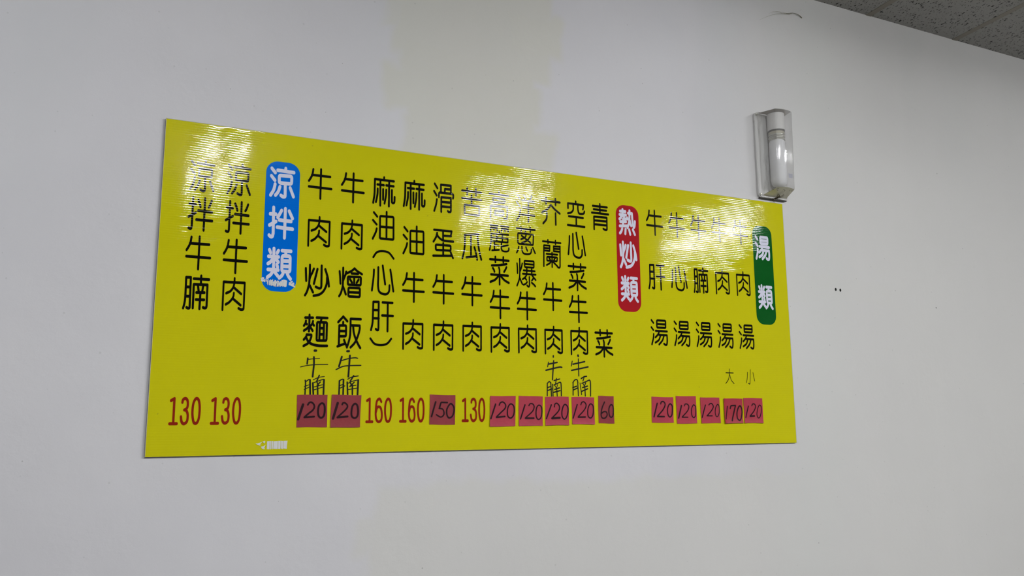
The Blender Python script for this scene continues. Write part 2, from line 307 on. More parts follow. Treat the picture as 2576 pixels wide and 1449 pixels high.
MARKER = [
 ('牛1', '2.4:422.3,274.6 421.0,258.4;1.2:~425.2,271.4 435.7,273.1 457.0,275.0;2.6:~440.1,278.8 440.8,257.0 438.3,220.9;1.3:~402.1,248.7 422.5,253.8 450.1,256.7 481.7,257.9'),
 ('腩1', '2.1:~417.1,210.0 418.3,201.3 417.6,168.4;1.6:~417.3,204.9 426.7,212.0 430.8,211.6;2.6:430.8,211.6 432.6,169.4;1.2:415.0,192.1 429.0,197.3;1.2:414.8,183.4 429.2,190.4;2.1:457.6,225.4 450.7,208.2;1.2:~440.0,211.7 455.9,219.3 472.5,221.9;2.6:439.4,202.5 441.8,170.4;1.4:~439.8,202.5 456.2,209.2 470.0,214.0;2.6:471.9,212.7 471.4,168.8;1.9:450.8,206.3 455.7,196.3;1.9:461.0,205.6 452.0,196.2;1.3:441.1,190.6 467.7,197.8;1.3:442.3,182.3 468.8,190.9;2.3:453.4,196.2 454.7,168.7'),
 ('牛2', '2.8:523.1,282.0 515.3,253.1;1.7:~523.4,270.7 543.8,276.9 562.9,279.8 571.2,278.6;2.8:547.4,286.0 544.2,222.7;1.8:~506.6,243.1 525.3,252.4 544.3,255.7 581.4,257.4'),
 ('腩2', '2.4:517.9,210.1 517.6,169.2;1.7:~517.0,210.1 526.3,214.9 530.1,214.0;2.6:530.1,213.6 529.9,170.2;1.4:517.4,195.2 526.7,199.0;1.4:516.7,186.8 534.4,195.4;2.3:560.4,225.8 550.3,209.7;1.5:~542.5,215.2 554.7,222.0 574.4,225.6;2.4:541.3,206.3 543.6,170.3;1.4:~541.9,202.0 555.1,208.8 573.2,213.8;2.8:574.7,213.3 573.3,169.6;2.2:550.4,205.0 555.4,197.5;1.9:562.3,206.6 549.7,193.7;1.3:549.7,195.1 568.3,197.7;1.4:546.1,184.8 570.9,189.3;2.4:557.3,197.6 557.9,170.4'),
 ('·1', '3.6:441.9,297.6 445.7,297.7'),
 ('·2', '3.3:538.8,298.8 544.3,299.2'),
 ('·3', '2.7:1240.7,304.3 1240.6,300.9'),
 ('·4', '3.5:1336.4,309.2 1337.2,306.3'),
 ('牛3', '1.8:1222.2,283.2 1218.3,267.5;2.6:1220.7,276.1 1254.8,283.0;2.3:1241.6,288.3 1236.0,224.5;2.6:~1211.9,255.8 1260.8,266.9 1272.4,266.7'),
 ('腩3', '2.0:1216.4,212.2 1215.7,171.3;2.0:~1215.8,211.7 1223.9,218.3 1228.9,213.4;2.0:1229.5,214.4 1231.7,170.4;2.0:1216.1,198.2 1227.0,201.3;2.0:1216.6,188.2 1233.2,193.9;2.0:1236.3,209.5 1237.4,170.4;2.1:1242.2,222.1 1263.6,227.5;1.8:1251.5,229.3 1247.2,210.6;2.0:~1241.4,207.0 1264.6,216.9;2.1:~1264.6,216.9 1268.5,210.9 1269.0,171.7;1.4:1244.8,205.6 1249.3,198.6;1.4:1255.2,208.7 1251.6,198.6;2.3:1244.0,192.5 1261.9,197.7;2.3:1239.8,182.5 1264.1,188.7;1.8:1251.5,196.6 1253.4,170.6'),
 ('牛4', '1.8:1313.2,288.5 1309.3,272.1;2.6:1315.9,278.4 1362.4,288.2;2.0:1337.2,296.9 1338.1,238.9;2.6:1310.2,257.3 1375.1,270.5'),
 ('腩4', '2.0:1315.2,215.6 1314.3,174.0;2.0:~1314.0,215.6 1321.8,224.9 1330.7,226.0 1334.0,216.9;2.0:1333.2,218.9 1334.8,172.2;2.3:1313.7,199.3 1328.4,204.1;2.2:1315.3,191.3 1331.8,198.0;1.5:1342.3,215.0 1347.9,175.8;2.3:~1347.3,230.4 1357.6,236.2 1368.3,238.4;1.8:1360.0,238.3 1353.7,222.3;2.0:~1349.3,214.1 1363.1,219.4 1378.8,225.8;2.0:~1378.8,225.8 1383.4,217.6 1382.8,171.5;1.5:1354.6,212.1 1358.0,206.0;1.8:1364.8,216.3 1359.2,205.0;2.3:1352.0,199.8 1371.1,205.1;2.3:1349.3,187.5 1371.5,195.9;2.0:1360.9,201.9 1362.0,171.3'),
]
SLIPS = [
 ('120', '395.4,167.7 483.6,168.9 484.0,74.8 396.2,74.5', ['3.6:412.9,140.0 400.3,97.9', '2.6:~426.6,139.2 430.6,145.0 436.4,146.7 443.2,141.7 446.0,133.4 441.3,123.4 429.9,114.3 417.9,103.6;2.7:417.9,103.2 446.1,105.1', '2.9:~467.5,143.9 474.4,139.3 476.6,125.1 474.5,108.4 467.1,101.7 459.4,106.8 456.9,120.9 459.3,136.8 467.5,143.9'], 0),
 ('120', '495.7,168.9 585.0,168.3 582.4,73.7 493.7,73.2', ['3.7:514.3,144.5 501.5,99.5', '2.5:~527.8,140.3 529.8,144.5 535.9,145.0 542.9,138.7 542.3,130.2 531.4,118.3 514.6,103.2;3.0:514.6,102.8 544.7,105.2', '2.8:~566.3,143.0 573.5,137.0 576.1,120.9 574.2,106.4 566.5,100.5 557.7,105.6 556.1,118.3 558.7,135.3 566.3,143.0'], 0),
 ('150', '802.4,171.7 887.6,170.3 886.4,78.5 801.7,79.8', ['2.7:821.7,149.2 808.3,104.4', '2.5:860.3,147.4 839.7,148.1 833.8,129.4;2.2:~833.8,129.4 845.6,126.4 849.8,114.1 845.8,105.8 837.6,102.7 824.5,109.6', '2.5:~871.1,144.0 881.1,135.6 882.9,121.8 877.2,104.9 865.6,100.4 859.2,111.1 859.6,127.9 871.1,144.0'], 0),
 ('120', '1007.8,169.4 1098.7,169.5 1095.8,72.4 1005.2,71.8', ['2.6:1026.6,143.0 1009.5,97.1', '2.3:~1039.6,139.7 1043.4,147.3 1052.7,149.8 1062.0,141.4 1060.1,129.6 1045.1,116.2 1030.2,102.9;2.7:1029.8,101.2 1059.0,103.6', '2.2:~1080.9,144.0 1090.3,138.1 1093.0,124.6 1090.1,107.7 1080.6,98.5 1070.3,104.4 1068.5,121.2 1072.3,136.4 1080.9,144.0'], 1),
 ('120', '1109.6,170.8 1198.2,168.5 1196.2,72.9 1109.3,73.6', ['2.4:1132.2,140.8 1115.6,95.8', '2.1:~1146.6,138.3 1150.6,144.2 1160.2,144.3 1165.9,134.9 1159.0,119.5 1133.7,99.1;2.8:1133.7,97.8 1164.1,97.7', '2.1:~1184.5,140.1 1193.2,133.2 1194.5,116.0 1189.8,98.9 1180.0,93.8 1173.3,104.1 1172.9,121.2 1176.6,134.9 1184.5,140.1'], 1),
 ('120', '1206.4,168.2 1296.6,168.7 1296.3,74.2 1207.0,74.0', ['2.5:1230.1,141.0 1210.9,96.3', '2.3:~1241.5,135.0 1243.6,143.7 1251.6,146.3 1260.4,136.8 1257.1,121.2 1230.9,97.0;3.7:1232.5,97.0 1261.1,98.7', '2.3:~1282.5,142.9 1291.5,135.1 1292.8,119.4 1286.8,100.3 1277.6,94.3 1270.4,103.8 1270.1,121.2 1275.4,136.8 1282.5,142.9'], 1),
 ('120', '1307.9,168.1 1396.8,167.6 1396.5,76.1 1308.9,77.6', ['2.4:1329.1,142.2 1312.5,97.6', '2.2:~1343.4,142.2 1347.7,150.2 1357.0,151.1 1363.9,140.5 1356.4,124.6 1332.3,101.9;2.7:1332.3,100.5 1359.5,100.9', '2.2:~1381.6,145.0 1390.8,138.8 1392.0,121.1 1388.9,105.2 1380.4,97.3 1371.3,103.5 1369.7,121.1 1374.2,137.0 1381.6,145.0'], 1),
 ('60', '1412.6,172.3 1474.3,171.9 1474.6,78.5 1412.1,79.5', ['2.4:~1437.2,151.4 1427.2,131.8 1422.4,110.4 1426.2,98.0 1437.8,97.1 1446.5,106.8 1443.6,117.5 1433.1,118.4 1423.5,112.2', '2.4:~1464.5,142.6 1471.1,135.4 1471.7,115.7 1468.6,103.2 1461.1,99.7 1455.0,108.6 1454.0,126.4 1457.9,137.2 1464.5,142.6'], 0),
 ('120', '1632.2,170.8 1726.0,169.7 1724.0,79.6 1631.0,79.9', ['2.8:1655.9,147.5 1640.3,100.5', '2.5:~1670.7,145.8 1674.2,152.8 1684.9,152.9 1689.7,142.4 1679.4,125.0 1655.1,102.5;2.9:1656.1,101.6 1684.3,101.0', '2.4:~1712.4,146.0 1719.6,139.0 1720.0,123.3 1716.6,105.8 1708.2,99.7 1701.0,107.6 1699.0,125.0 1704.7,140.7 1712.4,146.0'], 1),
 ('120', '1737.5,174.2 1827.2,174.0 1828.1,76.3 1739.0,76.1', ['3.0:1760.9,140.0 1746.4,96.1', '2.2:~1774.0,139.1 1777.6,145.3 1786.3,145.3 1793.6,137.4 1787.3,121.5 1762.2,99.5;2.0:1762.2,98.7 1787.3,98.6', '2.0:~1816.0,142.8 1823.4,135.7 1823.9,119.7 1820.5,102.0 1811.5,97.6 1805.3,107.3 1805.2,126.8 1810.2,138.3 1816.0,142.8'], 1),
 ('120', '1845.3,170.5 1933.6,169.3 1935.0,76.5 1847.0,77.1', ['2.5:1868.4,142.0 1851.3,98.0', '2.2:~1884.3,142.9 1890.2,147.4 1899.2,146.6 1904.3,135.8 1894.4,121.4 1874.2,103.6;1.8:1873.5,103.3 1897.9,103.2', '1.8:~1925.8,144.9 1930.6,137.7 1931.1,119.6 1925.2,103.5 1917.0,100.8 1912.0,112.5 1914.2,130.4 1920.5,141.2 1925.8,144.9'], 1),
 ('170', '1951.9,167.2 2042.4,166.3 2040.5,75.8 1953.7,75.5', ['2.2:1969.7,137.7 1960.0,91.6', '2.8:1982.7,130.5 1986.1,140.1 2007.9,141.1;3.0:2007.8,140.2 1988.5,85.2', '2.8:~2029.4,139.7 2036.3,130.5 2037.6,114.1 2031.8,94.0 2023.5,85.9 2014.7,94.1 2013.6,114.1 2020.7,132.3 2029.4,139.7'], 2),
 ('120', '2046.6,169.1 2138.9,168.7 2137.6,75.7 2046.9,76.3', ['2.4:2069.5,138.8 2054.1,96.7', '2.2:~2086.3,139.8 2090.3,146.3 2099.9,146.3 2104.0,136.1 2094.5,119.5 2075.4,102.1;3.1:2076.0,101.2 2096.1,102.1', '1.9:~2124.9,142.7 2131.2,136.2 2130.5,119.5 2124.4,101.0 2115.5,94.6 2109.0,104.8 2111.5,123.2 2118.6,138.0 2124.9,142.7'], 1),
]

def wall_mat():
    m = mat('painted wall', (0.6, 0.6, 0.6), 0.55, 0.3); t = NT(m); p, x, y, z = t.pos()
    zr = t.math('SUBTRACT', z, EYE)
    nx = t.math('MULTIPLY', t.math('SUBTRACT', t.noise(p, 5.0, 3), 0.5), 0.10)
    nz = t.math('MULTIPLY', t.math('SUBTRACT', t.noise(t.vec(z, x, y), 6.0, 3), 0.5), 0.10)
    X = t.math('ADD', x, nx); Z = t.math('ADD', zr, nz)
    def patch(x0, x1, z0, z1, k, s=0.02):
        a = t.math('MULTIPLY', t.ramp(X, x0-s, x0+s), t.ramp(X, x1+s, x1-s))
        b = t.math('MULTIPLY', t.ramp(Z, z0-s, z0+s), t.ramp(Z, z1+s, z1-s))
        return t.math('MULTIPLY', t.math('MULTIPLY', a, b), k)
    acc = None
    for q in ((0.755, 1.33, 1.19, 2.2, 0.85), (0.72, 1.05, 1.27, 1.40, 0.7), (0.715, 1.29, 1.01, 1.17, 0.9),
              (0.78, 1.27, 0.95, 1.25, 0.9), (0.765, 1.35, 0.6, 1.00, 0.85), (1.15, 1.385, 1.27, 1.45, 0.9),
              (2.30, 2.975, 0.46, 0.60, 0.55, 0.03), (2.36, 2.88, 0.02, 0.48, 0.45, 0.07), (2.5, 3.12, -0.35, 0.30, 0.28, 0.06),
              (0.705, 2.6, -1.5, -0.19, 0.50), (0.655, 1.0, -0.40, -0.27, 0.45), (0.70, 3.4, -1.5, -0.42, 0.45, 0.05),
              (2.20, 9.0, -1.5, 2.2, 0.50, 0.45), (1.9, 9.0, -1.5, -0.2, 0.3, 0.12)):
        v = patch(*q); acc = v if acc is None else t.math('MAXIMUM', acc, v)
    mott = t.noise(p, 1.6, 3)
    base = t.mix(t.ramp(mott, 0.3, 0.7), (0.590, 0.583, 0.606), (0.622, 0.614, 0.634))
    c = t.mix(acc, base, (0.598, 0.590, 0.535))
    for sc_, th, k, g in ((7.0, 0.018, 0.75, 0.40), (15.0, 0.026, 0.42, 0.42), (3.1, 0.011, 0.9, 0.30), (22.0, 0.045, 0.16, 0.35)):
        vo = t.n('ShaderNodeTexVoronoi'); vo.inputs['Scale'].default_value = sc_
        q = t.n('ShaderNodeVectorMath', operation='ADD'); q.inputs[1].default_value = (sc_, 0, 2*sc_); t.l(p, q.inputs[0]); t.l(q.outputs[0], vo.inputs['Vector'])
        gate = t.n('ShaderNodeSeparateColor'); t.l(vo.outputs['Color'], gate.inputs[0])
        thr = t.math('MULTIPLY', gate.outputs[0], th*1.6)
        s_ = t.math('MULTIPLY', t.math('LESS_THAN', vo.outputs['Distance'], thr), t.math('GREATER_THAN', gate.outputs[1], g))
        c = t.mix(t.math('MULTIPLY', s_, k), c, (0.16, 0.16, 0.15))
    t.l(c, t.b.inputs['Base Color'])
    t.bump(t.math('ADD', t.noise(p, 9.0, 3), t.math('MULTIPLY', t.noise(p, 220.0, 2), 0.05)), 0.003)
    return m
PHI = math.atan(0.092); CS, SN = math.cos(PHI), math.sin(PHI)
def grid(s, t): return (s*CS + t*SN, -s*SN + t*CS)     # ceiling grid -> room x, y
def tile_mat():
    m = mat('mineral fibre ceiling tile', (0.5, 0.5, 0.5), 0.95, 0.1); t = NT(m); p, x, y, z = t.pos()
    s = t.math('SUBTRACT', t.math('MULTIPLY', x, CS), t.math('MULTIPLY', y, SN))
    u = t.math('ADD', t.math('MULTIPLY', x, SN), t.math('MULTIPLY', y, CS))
    wob = t.math('MULTIPLY', t.math('SUBTRACT', t.noise(p, 70.0, 2), 0.5), 0.010)
    S = t.math('ADD', s, wob)
    def holes(fs, fu, r, g, seed, rv=0.5):
        vo = t.n('ShaderNodeTexVoronoi'); vo.inputs['Scale'].default_value = 1.0
        t.l(t.vec(t.math('MULTIPLY', S, fs), t.math('MULTIPLY', u, fu), seed), vo.inputs['Vector'])
        gt = t.n('ShaderNodeSeparateColor'); t.l(vo.outputs['Color'], gt.inputs[0])
        rr = t.math('MULTIPLY', t.math('ADD', t.math('MULTIPLY', gt.outputs[0], rv), 1-rv), r)
        return t.math('MULTIPLY', t.ramp(t.math('SUBTRACT', rr, vo.outputs['Distance']), 0.0, 0.05), t.math('GREATER_THAN', gt.outputs[1], g))
    a = holes(90.0, 28.0, 0.27, 0.18, 0.0); b = holes(160.0, 95.0, 0.32, 0.35, 4.0); d = holes(75.0, 34.0, 0.25, 0.30, 9.0)
    h = t.math('MAXIMUM', t.math('MAXIMUM', a, b), d)
    c = t.mix(t.noise(p, 40.0, 3), (0.36, 0.355, 0.335), (0.42, 0.415, 0.395))
    c = t.mix(h, c, (0.035, 0.035, 0.033)); t.l(c, t.b.inputs['Base Color'])
    t.bump(t.math('SUBTRACT', t.math('MULTIPLY', t.noise(p, 300.0, 2), 0.15), h), 0.002)
    return m
M['wall'] = wall_mat(); M['tile'] = tile_mat()
M['bar'] = mat('aged ceiling grid', (0.27, 0.25, 0.20), 0.55)
M['plain'] = mat('plain painted wall', (0.30, 0.30, 0.30), 0.7)
M['floor'] = mat('floor', (0.09, 0.085, 0.08), 0.5)
M['steel_white'] = mat('white enamel', (0.75, 0.75, 0.75), 0.35)
tube = bpy.data.materials.new('fluorescent tube'); tube.use_nodes = True
tube.node_tree.nodes.remove(tube.node_tree.nodes['Principled BSDF'])
em = tube.node_tree.nodes.new('ShaderNodeEmission'); em.inputs[0].default_value = (0.97, 0.985, 1.0, 1); em.inputs[1].default_value = TUBE
tube.node_tree.links.new(em.outputs[0], tube.node_tree.nodes['Material Output'].inputs[0]); M['tube'] = tube

# ---------------------------------------------------------------- room
def slab(name, mt, *a):
    bm = bmesh.new(); box(bm, *a); return tag(obj(name, bm, mt), kind='structure')
TOP = CEIL + 0.25
wall = slab('wall_back', M['wall'], XL-0.1, XR+0.1, WALL_Y, WALL_Y+0.15, 0, TOP)
slab('wall_left', M['plain'], XL-0.15, XL, YF-0.1, WALL_Y, 0, TOP)
slab('wall_right', M['plain'], XR, XR+0.15, YF-0.1, WALL_Y, 0, TOP)
slab('wall_front', M['plain'], XL, XR, YF-0.15, YF, 0, TOP)
slab('floor', M['floor'], XL-0.15, XR+0.15, YF-0.15, WALL_Y+0.15, -0.1, 0)
# two small drilled holes in the wall right of the sign
for hx, hz, r in ((2.647, 0.5285, 0.0052), (2.673, 0.5270, 0.0052)):
    bm = bmesh.new()
    prism(bm, [(r*math.cos(a), r*1.25*math.sin(a)) for a in [i*math.pi/6 for i in range(12)]], -0.0004, 0.0004)
    bmesh.ops.rotate(bm, verts=bm.verts, matrix=Matrix.Rotation(math.pi/2, 3, 'X'))
    bmesh.ops.translate(bm, verts=bm.verts, vec=(hx, WALL_Y-0.0002, EYE+hz))
    tag(obj('nail_hole', bm, M['ink'], wall), 'small black drilled hole in the wall')

# suspended ceiling: every tile its own piece, lying on a grid of bars
ceil = tag(empty('ceiling', (0, 0, 0)), kind='structure')
def clip(poly):
    for ax, lim, sg in ((0, XL, 1), (0, XR, -1), (1, YF, 1), (1, WALL_Y, -1)):
        out = []
        for i in range(len(poly)):
            a, b = poly[i-1], poly[i]; da, db = (a[ax]-lim)*sg, (b[ax]-lim)*sg
            if (da >= 0) != (db >= 0):
                k = da/(da-db); out.append((a[0]+(b[0]-a[0])*k, a[1]+(b[1]-a[1])*k))
            if db >= 0: out.append(b)
        poly = out
        if len(poly) < 3: return None
    return poly
PS, PT, S0, T0, BW = 0.576, 1.152, 2.732, -0.3, 0.031
LAMPS = [(k, -1) for k in (-4, 0, 4)]             # grid cells that hold a light fitting
for i in range(-14, 12):
    for j in range(-6, 5):
        a, b, c_, d = S0+i*PS+0.004, S0+(i+1)*PS-0.004, T0+j*PT+0.004, T0+(j+1)*PT-0.004
        q = clip([grid(a, c_), grid(b, c_), grid(b, d), grid(a, d)])
        if q:
            bm = bmesh.new(); prism(bm, q, CEIL+0.0015, CEIL+0.014); obj('ceiling_tile', bm, M['tile'], ceil)
def bar(s0, s1, t0, t1, dz=0.0):
    q = clip([grid(s0, t0), grid(s1, t0), grid(s1, t1), grid(s0, t1)])
    if q:
        bm = bmesh.new(); prism(bm, q, CEIL-0.0005-dz, CEIL+0.0015-dz); obj('ceiling_bar', bm, M['bar'], ceil)
for i in range(-14, 13): bar(S0+i*PS-BW/2, S0+i*PS+BW/2, -8, 6)
for j in range(-6, 5):
    bar(-8, 14, T0+j*PT-BW/2, T0+j*PT+BW/2, 0.0022)
# twin tube battens under the ceiling, outside the picture but mirrored in the sign
M['batten'] = mat('grey white enamel', (0.42, 0.42, 0.42), 0.5)
for n, (i, j) in enumerate(LAMPS):
    s_, t_ = S0+(i+0.5)*PS-0.115, T0+(j+0.5)*PT
    x, y = grid(s_, t_)
    o = empty('ceiling_light', (x, y, CEIL-0.0027)); o.rotation_euler[2] = -PHI
    tag(o, 'twin tube batten light under the ceiling, %s fitting of the row from the left' % ('first', 'second', 'third', 'fourth')[n], 'ceiling light', 'ceiling lights in one row')
    hy = 0.60
    bm = bmesh.new(); box(bm, -0.035, 0.035, -hy, hy, -0.045, 0.0, 0.003); obj('housing', bm, M['batten'], o)
    for sy in (-1, 1):
        bm = bmesh.new(); box(bm, -0.115, 0.115, sy*hy-0.012, sy*hy+0.012, -0.062, -0.02, 0.002); obj('lamp_holder', bm, M['batten'], o)
    for sx in (-0.095, 0.095):
        bm = bmesh.new(); cyl(bm, (sx, -hy+0.012, -0.042), (sx, hy-0.012, -0.042), 0.016, n=16); obj('tube', bm, M['tube'], o, True)

# ---------------------------------------------------------------- the menu sign
def S(u, v, d=0.0): return (SX0+u/1000.0, SIGN_Y-d, SZ0+v/1000.0)      # millimetres on the sign -> room
sign = empty('menu_sign', S(SW*500, 0))
tag(sign, 'long yellow plastic menu board with black dish names and three coloured headings', 'sign')
def local(bm, root): bmesh.ops.translate(bm, verts=bm.verts, vec=-Vector(root.location)); return bm
bm = bmesh.new(); box(bm, SX0, SX0+SW, SIGN_Y, SIGN_Y+0.0045, SZ0, SZ0+SH); local(bm, sign)
panel = obj('panel', bm, M['yellow'], sign)
panel.data.materials.append(M['edge'])
for p in panel.data.polygons:
    if abs(p.normal.y) < 0.5: p.material_index = 1
for u in (200, 1150, 2100):
    for v in (120, 830):
        bm = bmesh.new(); box(bm, SX0+(u-40)/1000, SX0+(u+40)/1000, SIGN_Y+0.0045, WALL_Y, SZ0+(v-20)/1000, SZ0+(v+20)/1000); local(bm, sign)
        obj('mounting_pad', bm, M['edge'], sign)

def catmull(P, n=5):
    if len(P) < 3: return P
    closed = math.hypot(P[0][0]-P[-1][0], P[0][1]-P[-1][1]) < 1e-6
    Q = ([P[-2]]+P+[P[1]]) if closed else ([(2*P[0][0]-P[1][0], 2*P[0][1]-P[1][1])]+P+[(2*P[-1][0]-P[-2][0], 2*P[-1][1]-P[-2][1])])
    out = []
    for i in range(1, len(Q)-2):
        a, b, c, d = Q[i-1:i+3]
        for k in range(n):
            t = k/n
            out.append(tuple(.5*((2*b[q])+(c[q]-a[q])*t+(2*a[q]-5*b[q]+4*c[q]-d[q])*t*t+(3*b[q]-a[q]-3*c[q]+d[q])*t**3) for q in (0, 1)))
    return out+[P[-1]]
def parse(s): return [tuple(float(a) for a in p.split(',')) for p in s.lstrip('~').split()]
LAYER = [0]
def stroke(bm, P, rx, ry, depth):
    """a pen stroke with round ends and rounded corners as flat print on the sheet; depth(u, v) gives its stand-off in mm"""
    LAYER[0] += 1; lay = (LAYER[0] % 24)*0.012      # crossing strokes lie over one another
    Q = [(u/rx, v/ry) for u, v in P]                # stroke radius is 1 in this space
    Q = [q for i, q in enumerate(Q) if i == 0 or math.dist(q, Q[i-1]) > 0.05]
    closed = len(Q) > 3 and math.dist(Q[0], Q[-1]) < 0.3
    if closed: Q = Q[:-1]
    n = len(Q); R = []
    for i in range(n):                              # round the sharp corners
        if not closed and i in (0, n-1): R.append(Q[i]); continue
        a, b, c = Q[i-1], Q[i], Q[(i+1) % n]
        da, dc = math.dist(a, b), math.dist(b, c)
        cosv = ((b[0]-a[0])*(c[0]-b[0])+(b[1]-a[1])*(c[1]-b[1]))/(da*dc)
        if cosv > 0.85 or n < 3: R.append(b); continue
        k = min(1.15, da*0.45, dc*0.45)
        p0 = (b[0]+(a[0]-b[0])*k/da, b[1]+(a[1]-b[1])*k/da); p2 = (b[0]+(c[0]-b[0])*k/dc, b[1]+(c[1]-b[1])*k/dc)
        for t in (0, 0.25, 0.5, 0.75, 1):
            R.append(tuple((1-t)**2*p0[q]+2*t*(1-t)*b[q]+t*t*p2[q] for q in (0, 1)))
    if not closed and depth is not FLAT and depth is not FLAT2:     # finer steps where the paper curls
        R2_ = [R[0]]
        for a, b in zip(R, R[1:]):
            m = max(1, int(math.dist(a, b)/2.5)); R2_ += [(a[0]+(b[0]-a[0])*i/m, a[1]+(b[1]-a[1])*i/m) for i in range(1, m+1)]
        R = R2_
    n = len(R)
    def vert(p): u, v = p[0]*rx, p[1]*ry; return bm.verts.new(S(u, v, (depth(u, v)+lay+0.0006*len(bm.verts))/1000.0))
    def nrm(a, b): L = math.dist(a, b) or 1e-9; return (-(b[1]-a[1])/L, (b[0]-a[0])/L)
    Lf, Rt, N0 = [], [], None
    for i in range(n):
        if closed: n1, n2 = nrm(R[i-1], R[i]), nrm(R[i], R[(i+1) % n])
        else:
            n1 = nrm(R[i-1], R[i]) if i else nrm(R[0], R[1]); n2 = nrm(R[i], R[i+1]) if i < n-1 else n1
        m = (n1[0]+n2[0], n1[1]+n2[1]); q = max(0.5, (m[0]**2+m[1]**2)/2)
        m = (m[0]/q, m[1]/q); N0 = N0 or m
        Lf.append(vert((R[i][0]+m[0], R[i][1]+m[1]))); Rt.append(vert((R[i][0]-m[0], R[i][1]-m[1])))
    for i in range(n if closed else n-1):
        j = (i+1) % n; bm.faces.new((Lf[i], Rt[i], Rt[j], Lf[j]))
    if not closed:
        for e, (nx, ny), sg, A, B in ((R[0], nrm(R[0], R[1]), 1, Lf[0], Rt[0]), (R[-1], nrm(R[-2], R[-1]), -1, Rt[-1], Lf[-1])):
            a0 = math.atan2(ny*sg, nx*sg)
            arc = [vert((e[0]+math.cos(a0+math.pi*k/8), e[1]+math.sin(a0+math.pi*k/8))) for k in range(1, 8)]
            bm.faces.new([A]+arc+[B])
def FLAT(u, v): return 0.25
def FLAT2(u, v): return 0.50

def turned(bm):        # print faces the room
    bmesh.ops.recalc_face_normals(bm, faces=bm.faces)
    for f in bm.faces:
        if f.normal.y > 0: f.normal_flip()
    return bm
# coloured heading pills
pills = {}
for nm, m_, u0, u1, v0, v1, lab in (('B', 'blue', 281.8, 381.2, 467.0, 860.5, 'blue rounded heading strip with white characters'),
                           ('M', 'red', 1504.3, 1602.0, 470.0, 859.5, 'red rounded heading strip with white characters'),
                           ('N', 'green', 2134.3, 2232.6, 452.0, 844.5, 'green rounded heading strip with white characters')):
    bm = bmesh.new(); r = 35.0; pts = []
    for cx, cy, a0 in ((u1-r, v0+r, -90), (u1-r, v1-r, 0), (u0+r, v1-r, 90), (u0+r, v0+r, 180)):
        for k in range(9):
            a = math.radians(a0+k*11.25); pts.append((cx+r*math.cos(a), cy+r*math.sin(a)))
    bm.faces.new([bm.verts.new(S(u, v, 0.00025)) for u, v in pts]); local(turned(bm), sign)
    pills[nm] = tag(obj('heading_strip', bm, M[m_], sign), lab)
STYLE = dict(k='black', d='black', t='black', p='black', r='price', B='white', M='white', N='white')
for g, u0, u1, v0, v1, rx, ry, st in PRINTS:
    bm = bmesh.new(); dep = FLAT2 if st in 'BMN' else FLAT
    for s_ in GLYPHS[g].split(';'):
        P = [(u0+rx+(u1-u0-2*rx)*a/1000, v0+ry+(v1-v0-2*ry)*b/1000) for a, b in parse(s_)]
        stroke(bm, catmull(P) if s_[0] == '~' else P, rx, ry, dep)
    local(turned(bm), sign)
    o = obj('printed_digit' if st == 'r' else 'printed_character', bm, M[STYLE[st]], pills[st] if st in pills else sign)
for k, s in MARKER:
    bm = bmesh.new()
    for part in s.split(';'):
        r, q = part.split(':'); r = float(r); P = parse(q)
        stroke(bm, catmull(P) if q[0] == '~' else P, r, r*1.02, FLAT)
    local(turned(bm), sign); tag(obj('handwritten_mark' if k[0] == '·' else 'handwritten_character', bm, M['ink'], sign), 'black marker handwriting')

